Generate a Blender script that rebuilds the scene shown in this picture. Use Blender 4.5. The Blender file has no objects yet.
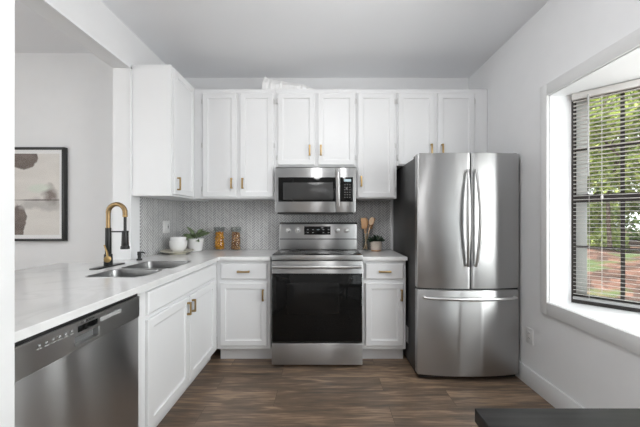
import bpy, bmesh, math, random
from mathutils import Vector, Matrix
random.seed(7)
S = bpy.context.scene
COL = S.collection

# ------------------------------------------------------------------ camera
cam_d = bpy.data.cameras.new('camera')
cam = bpy.data.objects.new('camera', cam_d); COL.objects.link(cam)
cam.location = (0, 0, 1.25); cam.rotation_euler = (math.pi/2, 0, 0)
cam_d.sensor_width = 36; cam_d.lens = 36*290/640
cam_d.shift_x = -3/640; cam_d.shift_y = 5/640
cam_d.clip_start = 0.02
S.camera = cam

# ------------------------------------------------------------------ world, lights, exposure
W = bpy.data.worlds.new('sky'); S.world = W; W.use_nodes = True
wn = W.node_tree.nodes; wl = W.node_tree.links
for n in list(wn): wn.remove(n)
wo = wn.new('ShaderNodeOutputWorld'); wb = wn.new('ShaderNodeBackground')
wtc = wn.new('ShaderNodeTexCoord'); wsx = wn.new('ShaderNodeSeparateXYZ'); wr = wn.new('ShaderNodeValToRGB')
wr.color_ramp.elements[0].position = .42; wr.color_ramp.elements[0].color = (.30, .30, .28, 1)
wr.color_ramp.elements[1].position = .52; wr.color_ramp.elements[1].color = (.92, .96, 1, 1)
wma = wn.new('ShaderNodeMath'); wma.operation = 'MULTIPLY_ADD'; wma.inputs[1].default_value = .5; wma.inputs[2].default_value = .5
wl.new(wtc.outputs['Generated'], wsx.inputs[0]); wl.new(wsx.outputs['Z'], wma.inputs[0]); wl.new(wma.outputs[0], wr.inputs[0])
wl.new(wr.outputs[0], wb.inputs[0]); wl.new(wb.outputs[0], wo.inputs[0])
wb.inputs[1].default_value = 2.8

def area(name, loc, rot, sx, sy, power, color=(1, 1, 1)):
    d = bpy.data.lights.new(name, 'AREA'); d.shape = 'RECTANGLE'; d.size = sx; d.size_y = sy
    d.energy = power; d.color = color
    o = bpy.data.objects.new(name, d); COL.objects.link(o); o.location = loc; o.rotation_euler = rot
    return o
R = math.radians
area('daylight_bay', (2.30, .38, 1.40), (0, R(90), 0), 1.36, 2.45, 64)
area('side_fill_light', (-4.45, -1.2, 1.35), (0, R(-90), 0), 1.6, 1.9, 45)  # added fill light outside the unseen living room window
def fill_point(name, loc, power, size=.16):
    d = bpy.data.lights.new(name, 'POINT'); d.energy = power; d.shadow_soft_size = size
    o = bpy.data.objects.new(name, d); COL.objects.link(o); o.location = loc
fill_point('kitchen_fill_light', (.12, 1.15, 2.46), 19, .12)  # added fill without a fixture, brightens the ceiling and fades towards the back
fill_point('dining_fill_light', (.55, -1.1, 2.05), 17, .16)  # added fill behind the camera, no fixture, lifts the fronts and walls
fill_point('living_room_fill_light', (-2.7, .2, 2.3), 20)  # added fill without a fixture, brightens the living room wall
sun_d = bpy.data.lights.new('sun', 'SUN'); sun_d.energy = 14; sun_d.angle = R(1); sun_d.color = (1, .94, .82)
sun = bpy.data.objects.new('sun', sun_d); COL.objects.link(sun)
sun.rotation_euler = Vector((.62, -.30, -.85)).to_track_quat('-Z', 'Y').to_euler()
S.view_settings.view_transform = 'Standard'; S.view_settings.look = 'None'
S.view_settings.gamma = 1; S.view_settings.use_curve_mapping = False
S.view_settings.exposure = 0.22
S.cycles.use_denoising = True; S.cycles.use_light_tree = False; S.cycles.denoising_prefilter = 'NONE'; W.cycles.sampling_method = 'NONE'
S.cycles.max_bounces = 10; S.cycles.diffuse_bounces = 6; S.cycles.transparent_max_bounces = 16
S.cycles.caustics_reflective = False; S.cycles.caustics_refractive = False

# ------------------------------------------------------------------ node helpers
def mat(name):
    m = bpy.data.materials.new(name); m.use_nodes = True
    nt = m.node_tree; b = nt.nodes['Principled BSDF']
    return m, nt, b
def g(v): return (v, v, v, 1) if not isinstance(v, (tuple, list)) else (*v[:3], 1)
def pbr(name, col, rough=.5, metal=0, noise=0, nscale=8, bump=0, bscale=60, coat=0, spec=.5, stretch=(1, 1, 1)):
    m, nt, b = mat(name)
    b.inputs['Base Color'].default_value = g(col); b.inputs['Roughness'].default_value = rough
    b.inputs['Metallic'].default_value = metal; b.inputs['Specular IOR Level'].default_value = spec
    if coat: b.inputs['Coat Weight'].default_value = coat; b.inputs['Coat Roughness'].default_value = .05
    tc = nt.nodes.new('ShaderNodeTexCoord'); mp = nt.nodes.new('ShaderNodeMapping'); mp.inputs['Scale'].default_value = stretch
    nt.links.new(tc.outputs['Object'], mp.inputs[0])
    if noise:
        n = nt.nodes.new('ShaderNodeTexNoise'); n.inputs['Scale'].default_value = nscale; n.inputs['Detail'].default_value = 4
        nt.links.new(mp.outputs[0], n.inputs['Vector'])
        r = nt.nodes.new('ShaderNodeValToRGB'); c = g(col)
        r.color_ramp.elements[0].position = .3; r.color_ramp.elements[1].position = .7
        r.color_ramp.elements[0].color = tuple(max(0, x*(1-noise)) for x in c[:3])+(1,)
        r.color_ramp.elements[1].color = tuple(min(1, x*(1+noise)) for x in c[:3])+(1,)
        nt.links.new(n.outputs['Fac'], r.inputs[0]); nt.links.new(r.outputs[0], b.inputs['Base Color'])
    if bump:
        n2 = nt.nodes.new('ShaderNodeTexNoise'); n2.inputs['Scale'].default_value = bscale; n2.inputs['Detail'].default_value = 3
        nt.links.new(mp.outputs[0], n2.inputs['Vector'])
        bp = nt.nodes.new('ShaderNodeBump'); bp.inputs['Strength'].default_value = bump; bp.inputs['Distance'].default_value = .004
        nt.links.new(n2.outputs['Fac'], bp.inputs['Height']); nt.links.new(bp.outputs[0], b.inputs['Normal'])
    return m
def glass(name, tint=(1, 1, 1), fac=.06, rough=.02, edge=0):
    m = bpy.data.materials.new(name); m.use_nodes = True; nt = m.node_tree
    for n in list(nt.nodes): nt.nodes.remove(n)
    o = nt.nodes.new('ShaderNodeOutputMaterial'); t = nt.nodes.new('ShaderNodeBsdfTransparent'); gl = nt.nodes.new('ShaderNodeBsdfGlossy')
    t.inputs[0].default_value = g(tint); gl.inputs['Roughness'].default_value = rough
    mx = nt.nodes.new('ShaderNodeMixShader'); nt.links.new(t.outputs[0], mx.inputs[1]); nt.links.new(gl.outputs[0], mx.inputs[2])
    if edge:
        lw = nt.nodes.new('ShaderNodeLayerWeight'); lw.inputs[0].default_value = .25
        ma = nt.nodes.new('ShaderNodeMath'); ma.operation = 'MULTIPLY_ADD'; ma.inputs[1].default_value = edge; ma.inputs[2].default_value = fac
        nt.links.new(lw.outputs['Facing'], ma.inputs[0]); nt.links.new(ma.outputs[0], mx.inputs[0])
    else: mx.inputs[0].default_value = fac
    nt.links.new(mx.outputs[0], o.inputs[0]); return m
def steel(name, col=.5, rough=.26, brush=(1, 1, 60), aniso=.95, axis='Z', var=.008):
    m, nt, b = mat(name)
    b.inputs['Metallic'].default_value = 1; b.inputs['Base Color'].default_value = g(col)
    b.inputs['Roughness'].default_value = rough; b.inputs['Anisotropic'].default_value = aniso
    b.inputs['Anisotropic Rotation'].default_value = .25
    tn = nt.nodes.new('ShaderNodeTangent'); tn.direction_type = 'RADIAL'; tn.axis = axis
    nt.links.new(tn.outputs[0], b.inputs['Tangent'])
    tc = nt.nodes.new('ShaderNodeTexCoord'); mp = nt.nodes.new('ShaderNodeMapping'); mp.inputs['Scale'].default_value = brush
    n = nt.nodes.new('ShaderNodeTexNoise'); n.inputs['Scale'].default_value = 3; n.inputs['Detail'].default_value = 3
    nt.links.new(tc.outputs['Object'], mp.inputs[0]); nt.links.new(mp.outputs[0], n.inputs['Vector'])
    r = nt.nodes.new('ShaderNodeMapRange'); r.inputs['To Min'].default_value = rough-var*.5; r.inputs['To Max'].default_value = rough+var*.5
    nt.links.new(n.outputs['Fac'], r.inputs['Value']); nt.links.new(r.outputs[0], b.inputs['Roughness'])
    return m

M = {}
M['wall'] = pbr('wall_paint', (.765, .77, .78), .75, noise=.01, bump=.06, bscale=90)
M['ceiling'] = pbr('ceiling_paint', (.84, .85, .87), .85, bump=.05, bscale=70)
M['trim'] = pbr('trim_paint', (.79, .80, .81), .4)
M['casing'] = pbr('casing_paint', .72, .45)
M['cab'] = pbr('cabinet_paint', (.74, .745, .755), .38, noise=.01, nscale=3, bump=.02, bscale=200)
M['cabin'] = pbr('cabinet_inside', .6, .6)
M['steel'] = steel('brushed_steel', .47, .31)
M['steel_dw'] = steel('dishwasher_steel', .58, .30)
M['steel_h'] = pbr('polished_steel', .50, .29, 1)
M['steel_sink'] = pbr('sink_steel', .30, .31, 1, noise=.08, nscale=20)
M['dkside'] = pbr('dark_grey_enamel', .032, .38, bump=.05, bscale=250)
M['blackglass'] = pbr('black_glass', .006, .06, spec=.22)
M['ovenglass'] = pbr('oven_window_glass', .008, .05, spec=.25)
M['black'] = pbr('black_plastic', .012, .4)
M['cooktop'] = pbr('cooktop_glass', .012, .07, spec=.9)
M['burner'] = pbr('burner_print', .06, .12)
M['mblack'] = pbr('matte_black_metal', .018, .38, .3)
M['brass'] = pbr('brushed_brass', (.42, .29, .13), .34, 1, noise=.1, nscale=60)
M['bronze'] = pbr('aged_brass', (.30, .205, .105), .36, 1, noise=.12, nscale=60)
M['chrome'] = pbr('chrome', .6, .29, 1)
M['porc'] = pbr('white_porcelain', .80, .22, coat=.3)
M['cream'] = pbr('cream_glaze', (.66, .63, .53), .3, noise=.05, nscale=14, coat=.2)
M['potspk'] = pbr('beige_ceramic', (.62, .54, .47), .6, noise=.12, nscale=120)
M['soil'] = pbr('soil', (.03, .022, .016), .95, noise=.4, nscale=90)
M['leafA'] = pbr('sage_leaf', (.125, .17, .085), .45, noise=.4, nscale=25)
M['leafB'] = pbr('succulent_leaf', (.020, .045, .022), .45, noise=.4, nscale=40)
M['wood1'] = pbr('light_wood', (.72, .42, .22), .5, noise=.18, nscale=9, stretch=(12, 12, 1))
M['wood2'] = pbr('pale_wood', (.82, .58, .38), .5, noise=.15, nscale=9, stretch=(12, 12, 1))
M['wood3'] = pbr('brown_wood', (.46, .25, .12), .5, noise=.2, nscale=9, stretch=(12, 12, 1))
M['plate'] = pbr('white_plastic', .72, .35)
M['slat'] = pbr('blind_slat', (.72, .70, .68), .45)
M['sash'] = pbr('dark_bronze_frame', (.030, .024, .021), .45)
M['frame'] = pbr('black_frame', .014, .4)
M['mat'] = pbr('white_mat_board', .84, .8)
M['extwhite'] = pbr('white_exterior_paint', .8, .6)
M['bark'] = pbr('tree_bark', (.10, .07, .05), .9, noise=.4, nscale=12, bump=.5, bscale=20)
M['paper'] = pbr('white_paper', .82, .7, bump=.3, bscale=30)
M['gasket'] = pbr('grey_gasket', .10, .6)
M['pane'] = glass('window_glass', (.97, .98, .97), .03)
M['jar'] = glass('jar_glass', (.95, .96, .95), .015, .08, .22)
M['jarlid'] = glass('jar_lid_glass', (.75, .77, .76), .06, .1, .4)
M['ujar'] = glass('clear_jar_glass', (.84, .87, .86), .07, .12, .5)
M['artglass'] = glass('picture_glass', (1, 1, 1), .03, .01)
M['label'] = pbr('grey_print', .32, .5)
M['ledg'] = pbr('clock_digits', (.35, .45, .5), .5)
M['ledg'].node_tree.nodes['Principled BSDF'].inputs['Emission Color'].default_value = (.6, .75, .8, 1)
M['ledg'].node_tree.nodes['Principled BSDF'].inputs['Emission Strength'].default_value = .2
M['table'] = None

def mk(nt, op, a, b=None, c=None):
    n = nt.nodes.new('ShaderNodeMath'); n.operation = op
    for i, v in enumerate((a, b, c)):
        if v is None: continue
        if isinstance(v, (int, float)): n.inputs[i].default_value = v
        else: nt.links.new(v, n.inputs[i])
    return n.outputs[0]
def mixc(nt, f, a, b):
    n = nt.nodes.new('ShaderNodeMix'); n.data_type = 'RGBA'
    for k, v in ((0, f), (6, a), (7, b)):
        if isinstance(v, (int, float)): n.inputs[k].default_value = v if k == 0 else g(v)
        elif isinstance(v, tuple): n.inputs[k].default_value = g(v)
        else: nt.links.new(v, n.inputs[k])
    return n.outputs[2]

def herringbone(name, plane):
    m, nt, b = mat(name); tc = nt.nodes.new('ShaderNodeTexCoord'); sx = nt.nodes.new('ShaderNodeSeparateXYZ')
    nt.links.new(tc.outputs['Object'], sx.inputs[0])
    u = sx.outputs['X' if plane == 'x' else 'Y']; v = sx.outputs['Z']
    Wt = .0195; n = 3; k = 1/(Wt*math.sqrt(2))
    x = mk(nt, 'MULTIPLY', mk(nt, 'ADD', u, v), k); y = mk(nt, 'MULTIPLY', mk(nt, 'SUBTRACT', v, u), k)
    x = mk(nt, 'ADD', x, 600); y = mk(nt, 'ADD', y, 600)
    ix = mk(nt, 'FLOOR', x); iy = mk(nt, 'FLOOR', y); fx = mk(nt, 'SUBTRACT', x, ix); fy = mk(nt, 'SUBTRACT', y, iy)
    d = mk(nt, 'FLOORED_MODULO', mk(nt, 'SUBTRACT', ix, iy), 2*n)
    hor = mk(nt, 'LESS_THAN', d, n-.5)
    # along / across inside the tile for each case
    lh = mk(nt, 'ADD', fx, d); lv = mk(nt, 'ADD', fy, mk(nt, 'SUBTRACT', 2*n-1, d))
    ln = mk(nt, 'ADD', mk(nt, 'MULTIPLY', lh, hor), mk(nt, 'MULTIPLY', lv, mk(nt, 'SUBTRACT', 1, hor)))
    ac = mk(nt, 'ADD', mk(nt, 'MULTIPLY', fy, hor), mk(nt, 'MULTIPLY', fx, mk(nt, 'SUBTRACT', 1, hor)))
    e1 = mk(nt, 'MINIMUM', ln, mk(nt, 'SUBTRACT', n, ln)); e2 = mk(nt, 'MINIMUM', ac, mk(nt, 'SUBTRACT', 1, ac))
    e = mk(nt, 'MINIMUM', e1, e2)
    tile = mk(nt, 'GREATER_THAN', e, .11)
    # tile id
    tx = mk(nt, 'SUBTRACT', ix, mk(nt, 'MULTIPLY', d, hor)); ty = mk(nt, 'SUBTRACT', iy, mk(nt, 'MULTIPLY', mk(nt, 'SUBTRACT', 2*n-1, d), mk(nt, 'SUBTRACT', 1, hor)))
    cb = nt.nodes.new('ShaderNodeCombineXYZ'); nt.links.new(tx, cb.inputs[0]); nt.links.new(ty, cb.inputs[1])
    nt.links.new(hor, cb.inputs[2])
    wn_ = nt.nodes.new('ShaderNodeTexWhiteNoise'); wn_.noise_dimensions = '3D'; nt.links.new(cb.outputs[0], wn_.inputs['Vector'])
    tonec = mixc(nt, wn_.outputs['Value'], (.35, .35, .355), (.46, .46, .46))
    tonec = mixc(nt, mk(nt, 'MULTIPLY', hor, .35), tonec, (.27, .27, .28))
    colr = mixc(nt, tile, (.72, .72, .72), tonec)
    nt.links.new(colr, b.inputs['Base Color']); b.inputs['Roughness'].default_value = .28
    return m
M['tileX'] = herringbone('herringbone_tile', 'x'); M['tileY'] = herringbone('herringbone_tile_side', 'y')

def floor_mat():
    m, nt, b = mat('vinyl_plank_floor'); tc = nt.nodes.new('ShaderNodeTexCoord')
    br = nt.nodes.new('ShaderNodeTexBrick'); br.offset = .37; br.offset_frequency = 2
    br.inputs['Scale'].default_value = 1; br.inputs['Brick Width'].default_value = 1.22; br.inputs['Row Height'].default_value = .18
    br.inputs['Mortar Size'].default_value = .0016; br.inputs['Mortar Smooth'].default_value = .3; br.inputs['Bias'].default_value = 0
    br.inputs['Color1'].default_value = (0, 0, 0, 1); br.inputs['Color2'].default_value = (1, 1, 1, 1); br.inputs['Mortar'].default_value = (.5, .5, .5, 1)
    mp0 = nt.nodes.new('ShaderNodeMapping'); mp0.inputs['Location'].default_value = (.33, .05, 0)
    nt.links.new(tc.outputs['Object'], mp0.inputs[0]); nt.links.new(mp0.outputs[0], br.inputs['Vector'])
    sep = nt.nodes.new('ShaderNodeSeparateColor'); nt.links.new(br.outputs['Color'], sep.inputs[0])
    def grain(scale, stretch, detail, dist=0):
        mp = nt.nodes.new('ShaderNodeMapping'); mp.inputs['Scale'].default_value = stretch
        ad = nt.nodes.new('ShaderNodeVectorMath'); ad.operation = 'ADD'; cbx = nt.nodes.new('ShaderNodeCombineXYZ')
        nt.links.new(mk(nt, 'MULTIPLY', sep.outputs[0], 17), cbx.inputs[0]); nt.links.new(mk(nt, 'MULTIPLY', sep.outputs[0], 9), cbx.inputs[2])
        nt.links.new(tc.outputs['Object'], ad.inputs[0]); nt.links.new(cbx.outputs[0], ad.inputs[1]); nt.links.new(ad.outputs[0], mp.inputs[0])
        n = nt.nodes.new('ShaderNodeTexNoise'); n.inputs['Scale'].default_value = scale; n.inputs['Detail'].default_value = detail; n.inputs['Distortion'].default_value = dist
        nt.links.new(mp.outputs[0], n.inputs['Vector']); return n.outputs['Fac']
    g1 = grain(2.4, (1, 9, 1), 6, .8); g2 = grain(7, (1, 14, 1), 5, .3)
    r1 = nt.nodes.new('ShaderNodeValToRGB'); el = r1.color_ramp.elements
    el[0].position = .32; el[0].color = (.082, .066, .053, 1); el[1].position = .66; el[1].color = (.38, .265, .175, 1)
    e = el.new(.50); e.color = (.175, .122, .086, 1)
    f = mk(nt, 'ADD', mk(nt, 'MULTIPLY', g1, .62), mk(nt, 'MULTIPLY', g2, .38))
    f = mk(nt, 'ADD', f, mk(nt, 'MULTIPLY', mk(nt, 'SUBTRACT', sep.outputs[0], .5), .10))
    nt.links.new(f, r1.inputs[0])
    c = mixc(nt, mk(nt, 'MULTIPLY', br.outputs['Fac'], .6), r1.outputs[0], (.02, .016, .013))
    nt.links.new(c, b.inputs['Base Color'])
    nt.links.new(mk(nt, 'MULTIPLY_ADD', g2, .25, .24), b.inputs['Roughness'])
    bp = nt.nodes.new('ShaderNodeBump'); bp.inputs['Strength'].default_value = .15; bp.inputs['Distance'].default_value = .003
    nt.links.new(mk(nt, 'SUBTRACT', g2, br.outputs['Fac']), bp.inputs['Height']); nt.links.new(bp.outputs[0], b.inputs['Normal'])
    return m
M['floor'] = floor_mat()

def counter_mat():
    m, nt, b = mat('white_quartz'); tc = nt.nodes.new('ShaderNodeTexCoord')
    n = nt.nodes.new('ShaderNodeTexNoise'); n.inputs['Scale'].default_value = 2.2; n.inputs['Detail'].default_value = 7; n.inputs['Distortion'].default_value = 1.2
    nt.links.new(tc.outputs['Object'], n.inputs['Vector'])
    v = mk(nt, 'ABSOLUTE', mk(nt, 'SUBTRACT', n.outputs['Fac'], .5))
    r = nt.nodes.new('ShaderNodeValToRGB'); r.color_ramp.elements[0].position = 0; r.color_ramp.elements[0].color = (.69, .69, .69, 1)
    r.color_ramp.elements[1].position = .05; r.color_ramp.elements[1].color = (.74, .74, .74, 1)
    nt.links.new(v, r.inputs[0]); nt.links.new(r.outputs[0], b.inputs['Base Color']); b.inputs['Roughness'].default_value = .16
    return m
M['counter'] = counter_mat()

def table_mat():
    m, nt, b = mat('dark_grey_wood'); tc = nt.nodes.new('ShaderNodeTexCoord'); mp = nt.nodes.new('ShaderNodeMapping')
    mp.inputs['Scale'].default_value = (2, 40, 40); nt.links.new(tc.outputs['Object'], mp.inputs[0])
    n = nt.nodes.new('ShaderNodeTexNoise'); n.inputs['Scale'].default_value = 2; n.inputs['Detail'].default_value = 6; nt.links.new(mp.outputs[0], n.inputs['Vector'])
    r = nt.nodes.new('ShaderNodeValToRGB'); r.color_ramp.elements[0].position = .3; r.color_ramp.elements[0].color = (.006, .006, .006, 1)
    r.color_ramp.elements[1].position = .7; r.color_ramp.elements[1].color = (.026, .025, .024, 1)
    nt.links.new(n.outputs['Fac'], r.inputs[0]); nt.links.new(r.outputs[0], b.inputs['Base Color']); b.inputs['Roughness'].default_value = .4; b.inputs['Specular IOR Level'].default_value = .3
    return m
M['table'] = table_mat()

def mulch_mat():
    m, nt, b = mat('leaf_litter'); tc = nt.nodes.new('ShaderNodeTexCoord')
    v = nt.nodes.new('ShaderNodeTexVoronoi'); v.inputs['Scale'].default_value = 9; nt.links.new(tc.outputs['Object'], v.inputs['Vector'])
    n = nt.nodes.new('ShaderNodeTexNoise'); n.inputs['Scale'].default_value = 1.4; n.inputs['Detail'].default_value = 5; nt.links.new(tc.outputs['Object'], n.inputs['Vector'])
    sp = nt.nodes.new('ShaderNodeSeparateColor'); nt.links.new(v.outputs['Color'], sp.inputs[0])
    r = nt.nodes.new('ShaderNodeValToRGB'); el = r.color_ramp.elements
    el[0].position = 0; el[0].color = (.026, .012, .009, 1); el[1].position = 1; el[1].color = (.13, .066, .05, 1); e = el.new(.5); e.color = (.055, .026, .019, 1)
    nt.links.new(sp.outputs[0], r.inputs[0])
    gr = nt.nodes.new('ShaderNodeValToRGB'); gr.color_ramp.elements[0].position = .58; gr.color_ramp.elements[1].position = .64
    nt.links.new(n.outputs['Fac'], gr.inputs[0])
    nt.links.new(mixc(nt, gr.outputs[0], r.outputs[0], (.05, .075, .025)), b.inputs['Base Color']); b.inputs['Roughness'].default_value = .9
    return m
M['mulch'] = mulch_mat()
def leaf_mat(name, a, c):
    m, nt, b = mat(name); gi = nt.nodes.new('ShaderNodeNewGeometry')
    r = nt.nodes.new('ShaderNodeValToRGB'); r.color_ramp.elements[0].color = g(a); r.color_ramp.elements[1].color = g(c)
    nt.links.new(gi.outputs['Random Per Island'], r.inputs[0]); nt.links.new(r.outputs[0], b.inputs['Base Color'])
    b.inputs['Roughness'].default_value = .5
    o = nt.nodes['Material Output']; tr = nt.nodes.new('ShaderNodeBsdfTranslucent'); nt.links.new(r.outputs[0], tr.inputs[0])
    mx = nt.nodes.new('ShaderNodeMixShader'); mx.inputs[0].default_value = .35
    nt.links.new(b.outputs[0], mx.inputs[1]); nt.links.new(tr.outputs[0], mx.inputs[2]); nt.links.new(mx.outputs[0], o.inputs[0])
    return m
M['fol1'] = leaf_mat('foliage_yellow_green', (.16, .24, .06), (.52, .58, .20))
M['fol2'] = leaf_mat('foliage_green', (.10, .18, .05), (.34, .44, .15))
M['pasta'] = leaf_mat('orange_pasta', (.62, .22, .006), (.95, .52, .03))
M['nuts'] = leaf_mat('mixed_snack', (.13, .006, .006), (.78, .48, .22))

# ------------------------------------------------------------------ mesh helpers
class MB:
    def __init__(s): s.bm = bmesh.new()
    def _xf(s, vs, mtx):
        if mtx is not None: bmesh.ops.transform(s.bm, matrix=mtx, verts=vs)
    def box(s, a, b, bev=0, seg=2, mtx=None):
        a, b = [min(p, q) for p, q in zip(a, b)], [max(p, q) for p, q in zip(a, b)]
        t = bmesh.new(); r = bmesh.ops.create_cube(t, size=1)
        for v in t.verts:
            v.co = Vector([(a[i]+b[i])/2+v.co[i]*(b[i]-a[i]) for i in range(3)])
        if bev: bmesh.ops.bevel(t, geom=list(t.edges), offset=bev, segments=seg, profile=.5, affect='EDGES')
        s.add(t, mtx); return s
    def add(s, t, mtx=None):
        if mtx is not None: bmesh.ops.transform(t, matrix=mtx, verts=list(t.verts))
        me = bpy.data.meshes.new('tmp'); t.to_mesh(me); t.free(); s.bm.from_mesh(me); bpy.data.meshes.remove(me)
    def cyl(s, p, q, r, r2=None, n=24, bev=0):
        p, q = Vector(p), Vector(q); t = bmesh.new(); r2 = r if r2 is None else r2
        bmesh.ops.create_cone(t, cap_ends=True, segments=n, radius1=r, radius2=r2, depth=(q-p).length)
        if bev:
            ed = [e for e in t.edges if any(len(f.verts) > 4 for f in e.link_faces)]
            bmesh.ops.bevel(t, geom=ed, offset=bev, segments=2, profile=.5, affect='EDGES')
        rot = (q-p).normalized().to_track_quat('Z', 'Y').to_matrix().to_4x4()
        s.add(t, Matrix.Translation((p+q)/2) @ rot); return s
    def ball(s, c, r, sc=(1, 1, 1), n=12, mtx=None):
        t = bmesh.new(); bmesh.ops.create_uvsphere(t, u_segments=n*2, v_segments=n, radius=r)
        for v in t.verts: v.co = Vector((v.co.x*sc[0], v.co.y*sc[1], v.co.z*sc[2]))
        if mtx is not None: bmesh.ops.transform(t, matrix=mtx, verts=list(t.verts))
        s.add(t, Matrix.Translation(c)); return s
    def lathe(s, c, prof, n=40):
        t = bmesh.new(); rings = []
        for r, z in prof:
            if r < 1e-5: rings.append([t.verts.new((0, 0, z))])
            else: rings.append([t.verts.new((r*math.cos(2*math.pi*i/n), r*math.sin(2*math.pi*i/n), z)) for i in range(n)])
        for A, B in zip(rings, rings[1:]):
            for i in range(n):
                j = (i+1) % n
                if len(A) == 1 and len(B) == 1: continue
                if len(A) == 1: t.faces.new((A[0], B[j], B[i]))
                elif len(B) == 1: t.faces.new((A[i], A[j], B[0]))
                else: t.faces.new((A[i], A[j], B[j], B[i]))
        bmesh.ops.recalc_face_normals(t, faces=list(t.faces))
        s.add(t, Matrix.Translation(c)); return s
    def tube(s, pts, rad, n=12, flat=None):
        pts = [Vector(p) for p in pts]; t = bmesh.new(); rings = []
        up = Vector((0, 0, 1))
        for i, p in enumerate(pts):
            d = (pts[min(i+1, len(pts)-1)]-pts[max(i-1, 0)]).normalized()
            if i == 0:
                a = d.cross(up) if abs(d.dot(up)) < .95 else d.cross(Vector((0, 1, 0)))
            else: a = a-d*a.dot(d)
            a.normalize(); b = d.cross(a)
            r = rad[i] if isinstance(rad, (list, tuple)) else rad
            ra, rb = (r, r) if flat is None else (r*flat[0], r*flat[1])
            rings.append([t.verts.new(p+a*ra*math.cos(2*math.pi*k/n)+b*rb*math.sin(2*math.pi*k/n)) for k in range(n)])
        for A, B in zip(rings, rings[1:]):
            for k in range(n): t.faces.new((A[k], A[(k+1) % n], B[(k+1) % n], B[k]))
        t.faces.new(rings[0][::-1]); t.faces.new(rings[-1])
        bmesh.ops.recalc_face_normals(t, faces=list(t.faces))
        s.add(t); return s
    def rings(s, loops, cap0=True, cap1=True):
        t = bmesh.new(); R_ = [[t.verts.new(p) for p in L] for L in loops]; n = len(loops[0])
        for A, B in zip(R_, R_[1:]):
            for k in range(n): t.faces.new((A[k], A[(k+1) % n], B[(k+1) % n], B[k]))
        if cap0: t.faces.new(R_[0][::-1])
        if cap1: t.faces.new(R_[-1])
        bmesh.ops.recalc_face_normals(t, faces=list(t.faces)); s.add(t); return s
    def slab(s, outer, holes, z0, z1, bev=0):
        t = bmesh.new(); es = []
        for L in [outer]+holes:
            vs = [t.verts.new((x, y, z1)) for x, y in L]
            es += [t.edges.new((vs[i], vs[(i+1) % len(vs)])) for i in range(len(vs))]
        bmesh.ops.triangle_fill(t, use_beauty=True, use_dissolve=False, edges=es)
        r = bmesh.ops.extrude_face_region(t, geom=list(t.faces))
        for v in [e for e in r['geom'] if isinstance(e, bmesh.types.BMVert)]: v.co.z = z0
        bmesh.ops.recalc_face_normals(t, faces=list(t.faces))
        bmesh.ops.dissolve_limit(t, angle_limit=.01, verts=list(t.verts), edges=list(t.edges))
        if bev:
            ed = [e for e in t.edges if len(e.link_faces) == 2 and e.calc_face_angle() > .6 and abs(e.verts[0].co.z-z1) < 1e-5 and abs(e.verts[1].co.z-z1) < 1e-5]
            bmesh.ops.bevel(t, geom=ed, offset=bev, segments=2, profile=.5, affect='EDGES')
        s.add(t); return s
    def build(s, name, material, parent=None, local=False, smooth=True, kind=None):
        me = bpy.data.meshes.new(name)
        if parent is not None and not local:
            off = Vector((0, 0, 0)); p = parent
            while p is not None: off += p.location; p = p.parent
            bmesh.ops.translate(s.bm, vec=-off, verts=list(s.bm.verts))
        s.bm.to_mesh(me); s.bm.free()
        me.materials.append(material)
        if smooth:
            for f in me.polygons: f.use_smooth = True
            try: me.set_sharp_from_angle(angle=R(35))
            except Exception: pass
        o = bpy.data.objects.new(name, me); COL.objects.link(o)
        if parent is not None: o.parent = parent
        if kind: o['kind'] = kind
        return o
def tag(o, label, cat, group=None, kind=None):
    o['label'] = label; o['category'] = cat
    if group: o['group'] = group
    if kind: o['kind'] = kind
    return o
def thing(name, label, cat, loc=(0, 0, 0), group=None, rz=0):
    o = bpy.data.objects.new(name, None); COL.objects.link(o); o.location = loc; o.rotation_euler = (0, 0, rz)
    o.empty_display_size = .05
    return tag(o, label, cat, group)
def struct(name, mb, m, parent=None):
    return mb.build(name, m, parent, kind='structure')
def copy_tree(o, parent=None):
    c = o.copy(); COL.objects.link(c); c.parent = parent
    for ch in list(o.children): copy_tree(ch, c)
    return c

# ------------------------------------------------------------------ dimensions
YW, XR, XL, CE = 3.069, 1.545, -1.52, 2.74
XLO = -1.66            # living-room side of the pass-through wall
CT = .925              # countertop
YR, XFAR, YART = -2.6, -4.3, 2.61

# ------------------------------------------------------------------ setting
struct('floor', MB().box((XFAR-.1, YR-.1, -.12), (XR, YW+.1, 0)), M['floor'])
struct('ceiling', MB().box((XFAR-.1, YR-.1, CE), (XR+.16, YW+.1, CE+.15)), M['ceiling'])
struct('wall_back', MB().box((XLO, YW, 0), (XR+.145, YW+.12, CE)), M['wall'])
w = MB(); w.box((XLO, 2.289, 0), (XL, YW, CE)); w.box((XLO, .80, 2.44), (XL, 2.289, CE)); w.box((XLO, .80, 0), (XL, 2.289, .892))
struct('wall_left', w, M['wall'])
struct('wall_front', MB().box((XLO, .68, 0), (-.849, .80, CE), .003), M['wall'])
BY1, BY0, BZ0, BZ1 = 1.978, -1.20, .68, 2.09  # unseen near end of the bay lengthened so the refrigerator reflects it brightly
XO = 1.69
w = MB(); w.box((XR, BY1, 0), (XO, YW, CE)); w.box((XR, YR-.1, 0), (XO, BY0, CE)); w.box((XR, BY0, 0), (XO, BY1, BZ0-.04)); w.box((XR, BY0, BZ1), (XO, BY1, CE))
struct('wall_right', w, M['wall'])
struct('wall_rear', MB().box((XFAR, YR-.12, 0), (XR, YR, CE)), M['wall'])
w = MB(); w.box((XFAR-.12, YR-.12, 0), (XFAR, -2.2, CE)); w.box((XFAR-.12, -.2, 0), (XFAR, YART+.12, CE)); w.box((XFAR-.12, -2.2, 0), (XFAR, -.2, .5)); w.box((XFAR-.12, -2.2, 2.2), (XFAR, -.2, CE))
struct('wall_far_left', w, M['wall'])
struct('wall_living_room', MB().box((XFAR, YART, 0), (XLO, YART+.12, CE)), M['wall'])
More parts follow.
